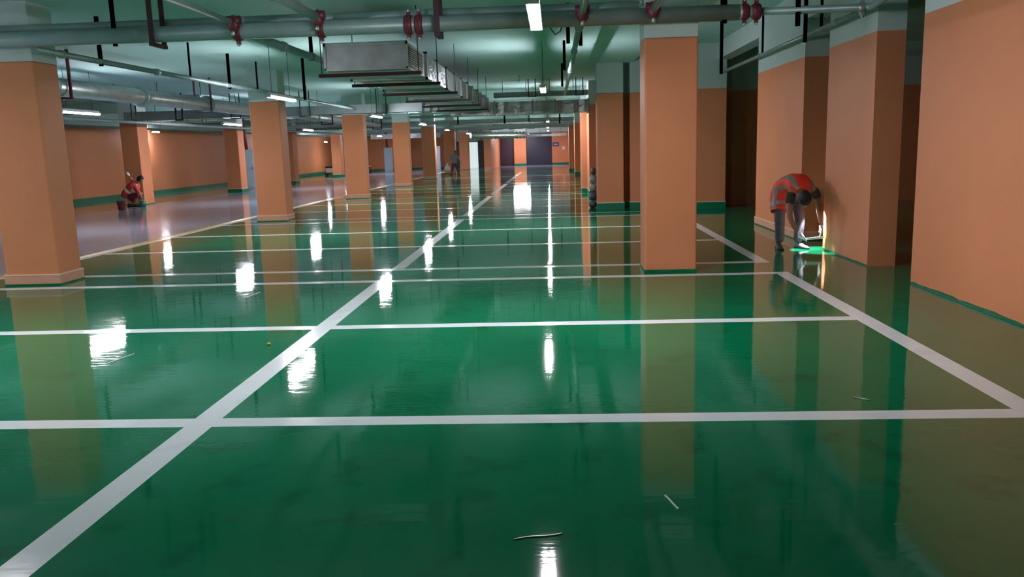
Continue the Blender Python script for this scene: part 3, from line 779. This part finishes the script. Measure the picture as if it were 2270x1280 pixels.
def shoe(name, heel, toe, m, parent, s=1.0):
    h = Vector(heel); t = Vector(toe); d = (t - h).normalized(); l = Vector((-d.y, d.x, 0))
    L = (t - h).length; b = MB(); rings = []
    for q, wv, hh in ((0, .02, .05), (.04, .034, .085), (.2, .04, .095), (.42, .042, .08), (.62, .047, .058), (.85, .042, .045), (.97, .026, .034), (1.0, .008, .02)):
        c = h + d * L * q
        rings.append([c + l * math.cos(a) * wv * s + Vector((0, 0, max(.012, .5 * hh + .5 * hh * math.sin(a)))) * s for a in [2 * PI * k / 14 for k in range(14)]])
    o = b.loft(rings).build(name, m, parent)
    b = MB(); rings = []
    for z, g in ((0, 1.0), (.018, 1.04)):
        ring = []
        for q, wv in ((0, .02), (.05, .038), (.3, .042), (.62, .05), (.88, .043), (1.0, .012)): ring.append(h + d * L * q * g + l * wv * s + Vector((0, 0, z * s)))
        for q, wv in ((1.0, .012), (.88, .043), (.62, .05), (.3, .042), (.05, .038), (0, .02)): ring.append(h + d * L * q * g - l * wv * s + Vector((0, 0, z * s)))
        rings.append(ring)
    so = b.loft(rings, 0, True, False).build('sole', M['sole'], o)
    so.location = (0, 0, 0)
    return o
def cat(pts, n):
    """Catmull-Rom through tuples"""
    out = []
    P = [pts[0]] + pts + [pts[-1]]
    for i in range(1, len(P) - 2):
        for k in range(n):
            t = k / n
            out.append(tuple(.5 * ((2 * b) + (-a + c) * t + (2 * a - 5 * b + 4 * c - d) * t * t + (-a + 3 * b - 3 * c + d) * t ** 3) for a, b, c, d in zip(P[i - 1], P[i], P[i + 1], P[i + 2])))
    out.append(tuple(pts[-1])); return out
def garment(name, path, side, mats, parent, mfun=None, n=28, seg=5, wave=.0):
    """loft of ellipses along path of (x,y,z,half width along side,half depth)"""
    ps = cat(path, seg); side = Vector(side).normalized(); rings = []
    for i, p in enumerate(ps):
        a = Vector(ps[max(i - 1, 0)][:3]); c = Vector(ps[min(i + 1, len(ps) - 1)][:3]); d = (c - a).normalized()
        sd = (side - d * side.dot(d)).normalized(); up = sd.cross(d)
        rings.append([Vector(p[:3]) + sd * math.cos(t) * p[3] * (1 + wave * math.sin(5 * t + i * .6)) + up * math.sin(t) * p[4] * (1 + wave * math.sin(4 * t + i * .8)) for t in [2 * PI * k / n for k in range(n)]])
    tot = len(rings) - 1
    return MB().loft(rings, 0, True, True, (lambda i, j: mfun(i / tot, j / n)) if mfun else None).build(name, mats, parent)

# worker bending beside the right wall
W = root('person', 'person in an orange reflective vest bending over by the right wall, wearing white gloves', 'person', (3.38, 11.95, 0))
v = [(3.36, 12.10, .84, .12)]; e = []
a, hipl = chain(v, 0, [(3.27, 12.10, .78, .085), (3.215, 11.98, .46, .058), (3.215, 11.93, .10, .042)]); e += a
a, hipr = chain(v, 0, [(3.45, 12.10, .78, .085), (3.50, 11.95, .46, .058), (3.465, 11.92, .10, .042)]); e += a
a, ch = chain(v, 0, [(3.40, 11.98, .93, .115), (3.43, 11.80, .94, .125), (3.43, 11.66, .88, .10)]); e += a
a, nk = chain(v, ch, [(3.42, 11.56, .81, .052), (3.405, 11.50, .78, .05)]); e += a
a, l_ = chain(v, ch, [(3.27, 11.65, .80, .062), (3.245, 11.60, .63, .048), (3.25, 11.58, .48, .042), (3.30, 11.57, .36, .036), (3.365, 11.58, .265, .027)]); e += a
a, r_ = chain(v, ch, [(3.59, 11.66, .86, .06), (3.645, 11.65, .72, .046), (3.665, 11.64, .57, .040), (3.675, 11.62, .46, .034), (3.685, 11.60, .375, .026)]); e += a
skin('body', v, e, M['skin'], W)
hb, f, l, u = head_shape((3.39, 11.43, .735), (.05, -.35, -1), (0, -1, .25), 1.0)
hb.build('head', M['skin'], W)
hair_cap((3.39, 11.43, .735), f, l, u, 1.16, -.45).build('hair', M['hair'], W)
# trousers
v = [(3.36, 12.11, .84, .135)]; e = []
a, _ = chain(v, 0, [(3.275, 12.10, .74, .095), (3.225, 12.02, .58, .088), (3.215, 11.97, .44, .078), (3.215, 11.94, .26, .072), (3.21, 11.93, .07, .066)]); e += a
a, _ = chain(v, 0, [(3.445, 12.10, .74, .095), (3.48, 12.0, .58, .088), (3.50, 11.94, .44, .080), (3.48, 11.92, .26, .072), (3.465, 11.91, .07, .066)]); e += a
skin('trousers', v, e, M['trouser'], W)
shoe('shoe', (3.20, 12.00, 0), (3.185, 11.73, 0), M['shoe_d'], W)
shoe('shoe', (3.45, 11.98, 0), (3.57, 11.74, 0), M['shoe'], W)
# vest: an arch from the hanging hem over the back to the shoulders
def vm(t, a):
    # a=0 is +side; stripes: a band close to the hem, two braces over the back
    if .06 < t < .13: return 1
    if abs(a - .13) < .045 or abs(a - .40) < .045 or abs(a - .60) < .04 or abs(a - .88) < .04: return 1
    return 0
vest = garment('vest', [(3.215, 12.0, .53, .115, .13), (3.23, 12.05, .68, .135, .14), (3.29, 12.06, .84, .165, .14), (3.38, 11.94, .925, .185, .135), (3.42, 11.78, .925, .185, .135), (3.42, 11.65, .865, .165, .11), (3.415, 11.58, .815, .10, .075)],
        (1, .15, -.05), [M['vest'], M['stripe']], W, vm, 40, 6, .025)
v = []; e = []
for pts in ([(3.30, 11.67, .83, .085), (3.262, 11.63, .74, .072), (3.248, 11.605, .62, .062)], [(3.56, 11.68, .87, .08), (3.625, 11.66, .80, .068), (3.65, 11.65, .69, .056)]):
    a, _ = chain(v, None, pts); e += a
    skin('sleeve', pts, [(0, 1), (1, 2)], M['shirt_d'], W)
glove('glove', (3.365, 11.58, .265), (.75, -.15, -.62), (-.3, -.9, .1), (.3, .2, -1), M['glove'], W, 1.2)
glove('glove', (3.685, 11.60, .375), (.03, -.25, -1), (-.2, -.95, .2), (-.25, .5, -.7), M['glove'], W, 1.2)
# the white strip held in the gloves and an added torch prop, body for the spot light
o = MB().bar((3.44, 11.56, .165), (3.725, 11.60, .185), .012, .03).build('masking_strip', M['bar'], origin=(3.58, 11.58, .175)); tag(o, 'straight white strip held low between the gloved hands', 'strip')
T = root('added_torch', 'added torch prop under the chest of the bending worker, body for the spot light', 'torch', (3.55, 11.79, .80))
MB().tube([(3.53, 11.80, .86), (3.55, 11.79, .79)], .013, 12).build('barrel', M['darksteel'], T)
MB().tube([(3.55, 11.79, .79), (3.557, 11.788, .765)], [.014, .02], 12).build('torch_head', M['steel'], T)
ld = bpy.data.lights.new('added_spot', 'SPOT'); ld.energy = 230; ld.spot_size = 1.1; ld.spot_blend = .25; ld.shadow_soft_size = .01; ld.color = (1, .92, 1)  # spot added to make the bright patch on wall, glove and floor
lo = bpy.data.objects.new('added_spot', ld); C.objects.link(lo); lo.parent = T; lo.location = Vector((3.585, 11.79, .74)) - T.location
lo.rotation_euler = Vector((.11, -.13, -.7)).to_track_quat('-Z', 'Y').to_euler()

# worker crouching across the aisle
cx, cy = -13.75, 26.3
W2 = root('person', 'person in a red vest crouching by the far orange column beside a bucket', 'person', (cx, cy, 0))
def P(dx, dy, z, r): return (cx + dx, cy + dy, z, r)
v = [P(-.22, .02, .30, .15)]; e = []
a, _ = chain(v, 0, [P(-.05, -.12, .33, .09), P(.22, -.16, .42, .065), P(.06, -.14, .10, .045)]); e += a
a, _ = chain(v, 0, [P(-.05, .14, .33, .09), P(.20, .18, .42, .065), P(-.20, .15, .10, .045)]); e += a
a, ch = chain(v, 0, [P(-.14, .01, .48, .13), P(.02, 0, .62, .14), P(.12, 0, .72, .10)]); e += a
a, _ = chain(v, ch, [P(.18, 0, .78, .05), P(.21, 0, .82, .05)]); e += a
a, _ = chain(v, ch, [P(.16, -.17, .62, .06), P(.30, -.2, .42, .045), P(.34, -.16, .20, .032)]); e += a
a, _ = chain(v, ch, [P(.08, .18, .70, .06), P(-.12, .24, .80, .045), P(-.22, .26, .98, .034)]); e += a
skin('body', v, e, M['skin'], W2)
hb, f, l, u = head_shape((cx + .26, cy, .87), (.9, .1, -.45), (.35, 0, .9), 1.05); hb.build('head', M['skin'], W2)
hair_cap((cx + .26, cy, .87), f, l, u, 1.07, -.45).build('hair', M['hair'], W2)
v = [P(-.22, .02, .30, .175)]; e = []
a, _ = chain(v, 0, [P(-.03, -.12, .33, .11), P(.20, -.16, .40, .085), P(.12, -.15, .26, .07)]); e += a
a, _ = chain(v, 0, [P(-.03, .14, .33, .11), P(.18, .18, .40, .085), P(-.05, .17, .22, .07)]); e += a
skin('trousers', v, e, M['trouser_r'], W2)
garment('vest', [P(-.26, .02, .30, .20) + (.19,), P(-.20, .02, .42, .22) + (.19,), P(-.08, .01, .56, .22) + (.18,), P(.05, 0, .68, .21) + (.16,), P(.15, 0, .76, .13) + (.09,)],
        (0, 1, 0), [M['vest_red'], M['stripe_y']], W2, lambda t, a: 1 if (.36 < t < .47) or (t > .5 and (abs(a - .14) < .04 or abs(a - .36) < .04)) else 0, 28, 6, .02)
for pts in ([P(.13, -.15, .66, .085), P(.20, -.18, .56, .08), P(.28, -.2, .44, .065)], [P(.06, .16, .70, .085), P(-.06, .22, .77, .075), P(-.15, .25, .85, .06)]):
    skin('sleeve', pts, [(0, 1), (1, 2)], M['vest_red'], W2)
glove('glove', (cx + .34, cy - .16, .20), (.1, 0, -1), (0, 1, 0), (-1, 0, 0), M['glove'], W2, 1.1)
glove('glove', (cx - .22, cy + .26, .98), (-.5, .3, .8), (0, 1, 0), (-.6, .6, .2), M['glove'], W2, 1.3)
shoe('shoe', (cx - .02, cy - .15, 0), (cx + .24, cy - .17, 0), M['shoe_d'], W2)
shoe('shoe', (cx - .34, cy + .15, 0), (cx - .08, cy + .15, 0), M['shoe_d'], W2)
o = root('paint_can', 'small green paint can in front of the crouching person', 'can', (cx + .42, cy - .2, 0))
MB().tube([(cx + .42, cy - .3, 0), (cx + .42, cy - .3, .2)], .09, 16).build('can_body', M['skirt_g'], o)
MB().tube([(cx + .42, cy - .3, .2), (cx + .42, cy - .3, .215)], .095, 16).build('rim', M['steel'], o)

# person walking far away
cx, cy = -6.1, 50.4; s = .86
W3 = root('person', 'distant person in a grey shirt and purple trousers walking stooped, carrying a white sack', 'person', (cx, cy, 0))
def P(dx, dy, z, r): return (cx + dx * s, cy + dy * s, z * s, r * s)
v = [P(0, 0, .88, .12)]; e = []
a, _ = chain(v, 0, [P(-.07, -.02, .80, .09), P(-.12, -.05, .47, .06), P(-.22, .02, .10, .045)]); e += a
a, _ = chain(v, 0, [P(.08, .02, .80, .09), P(.16, -.02, .47, .06), P(.27, .06, .10, .045)]); e += a
a, ch = chain(v, 0, [P(0, 0, 1.06, .12), P(.02, -.02, 1.24, .14), P(.04, -.03, 1.34, .10)]); e += a
a, _ = chain(v, ch, [P(.08, -.05, 1.42, .05), P(.10, -.06, 1.47, .05)]); e += a
a, _ = chain(v, ch, [P(-.18, 0, 1.30, .065), P(-.36, 0, 1.06, .048), P(-.42, -.05, .82, .033)]); e += a
a, _ = chain(v, ch, [P(.24, 0, 1.30, .065), P(.38, .02, 1.04, .048), P(.50, .02, .80, .033)]); e += a
skin('body', v, e, M['skin'], W3)
hc = (cx + .13 * s, cy - .08, 1.53 * s)
hb, f, l, u = head_shape(hc, (.3, -.9, -.3), (0, -.2, 1), .95); hb.build('head', M['skin'], W3)
hair_cap(hc, f, l, u, .98, -.3).build('hair', M['hair'], W3)
v = [P(0, 0, .88, .145)]; e = []
a, _ = chain(v, 0, [P(-.07, -.02, .78, .11), P(-.12, -.05, .47, .085), P(-.21, .01, .14, .065)]); e += a
a, _ = chain(v, 0, [P(.08, .02, .78, .11), P(.16, -.02, .47, .085), P(.26, .05, .14, .065)]); e += a
skin('trousers', v, e, M['trouser_p'], W3)
garment('shirt', [P(0, 0, .84, .19) + (.14,), P(0, 0, 1.0, .18) + (.13,), P(.02, -.01, 1.2, .21) + (.14,), P(.03, -.02, 1.34, .20) + (.12,), P(.06, -.04, 1.41, .09) + (.08,)], (1, 0, 0), [M['shirt']], W3, None, 24, 5)
for pts in ([P(-.15, 0, 1.32, .09), P(-.24, 0, 1.22, .08), P(-.33, 0, 1.10, .07)], [P(.20, 0, 1.32, .09), P(.29, .01, 1.20, .08), P(.36, .02, 1.08, .07)]):
    skin('sleeve', pts, [(0, 1), (1, 2)], M['shirt'], W3)
glove('hand', P(-.42, -.05, .82, 0)[:3], (-.1, 0, -1), (0, 1, 0), (1, 0, 0), M['skin'], W3)
glove('hand', P(.50, .02, .80, 0)[:3], (.3, 0, -1), (0, 1, 0), (-1, 0, 0), M['skin'], W3)
shoe('shoe', (cx - .16 * s, cy + .06, 0), (cx - .30 * s, cy - .16, 0), M['shoe_d'], W3)
shoe('shoe', (cx + .27 * s, cy + .08, 0), (cx + .36 * s, cy - .16, 0), M['shoe_d'], W3)
b = MB(); rings = []
for z, rr in ((.22, .05), (.24, .15), (.36, .19), (.5, .15), (.6, .06), (.66, .04), (.70, .06)):
    rings.append([(cx - .50 * s + rr * math.cos(2 * PI * k / 14) * (1 + .1 * math.sin(3 * k)), cy - .05 + rr * .7 * math.sin(2 * PI * k / 14), z) for k in range(14)])
tag(b.loft(rings).build('white_sack', M['paper'], origin=(cx - .50 * s, cy - .05, .22)), 'white sack hanging from the left hand of the distant walking person', 'sack')
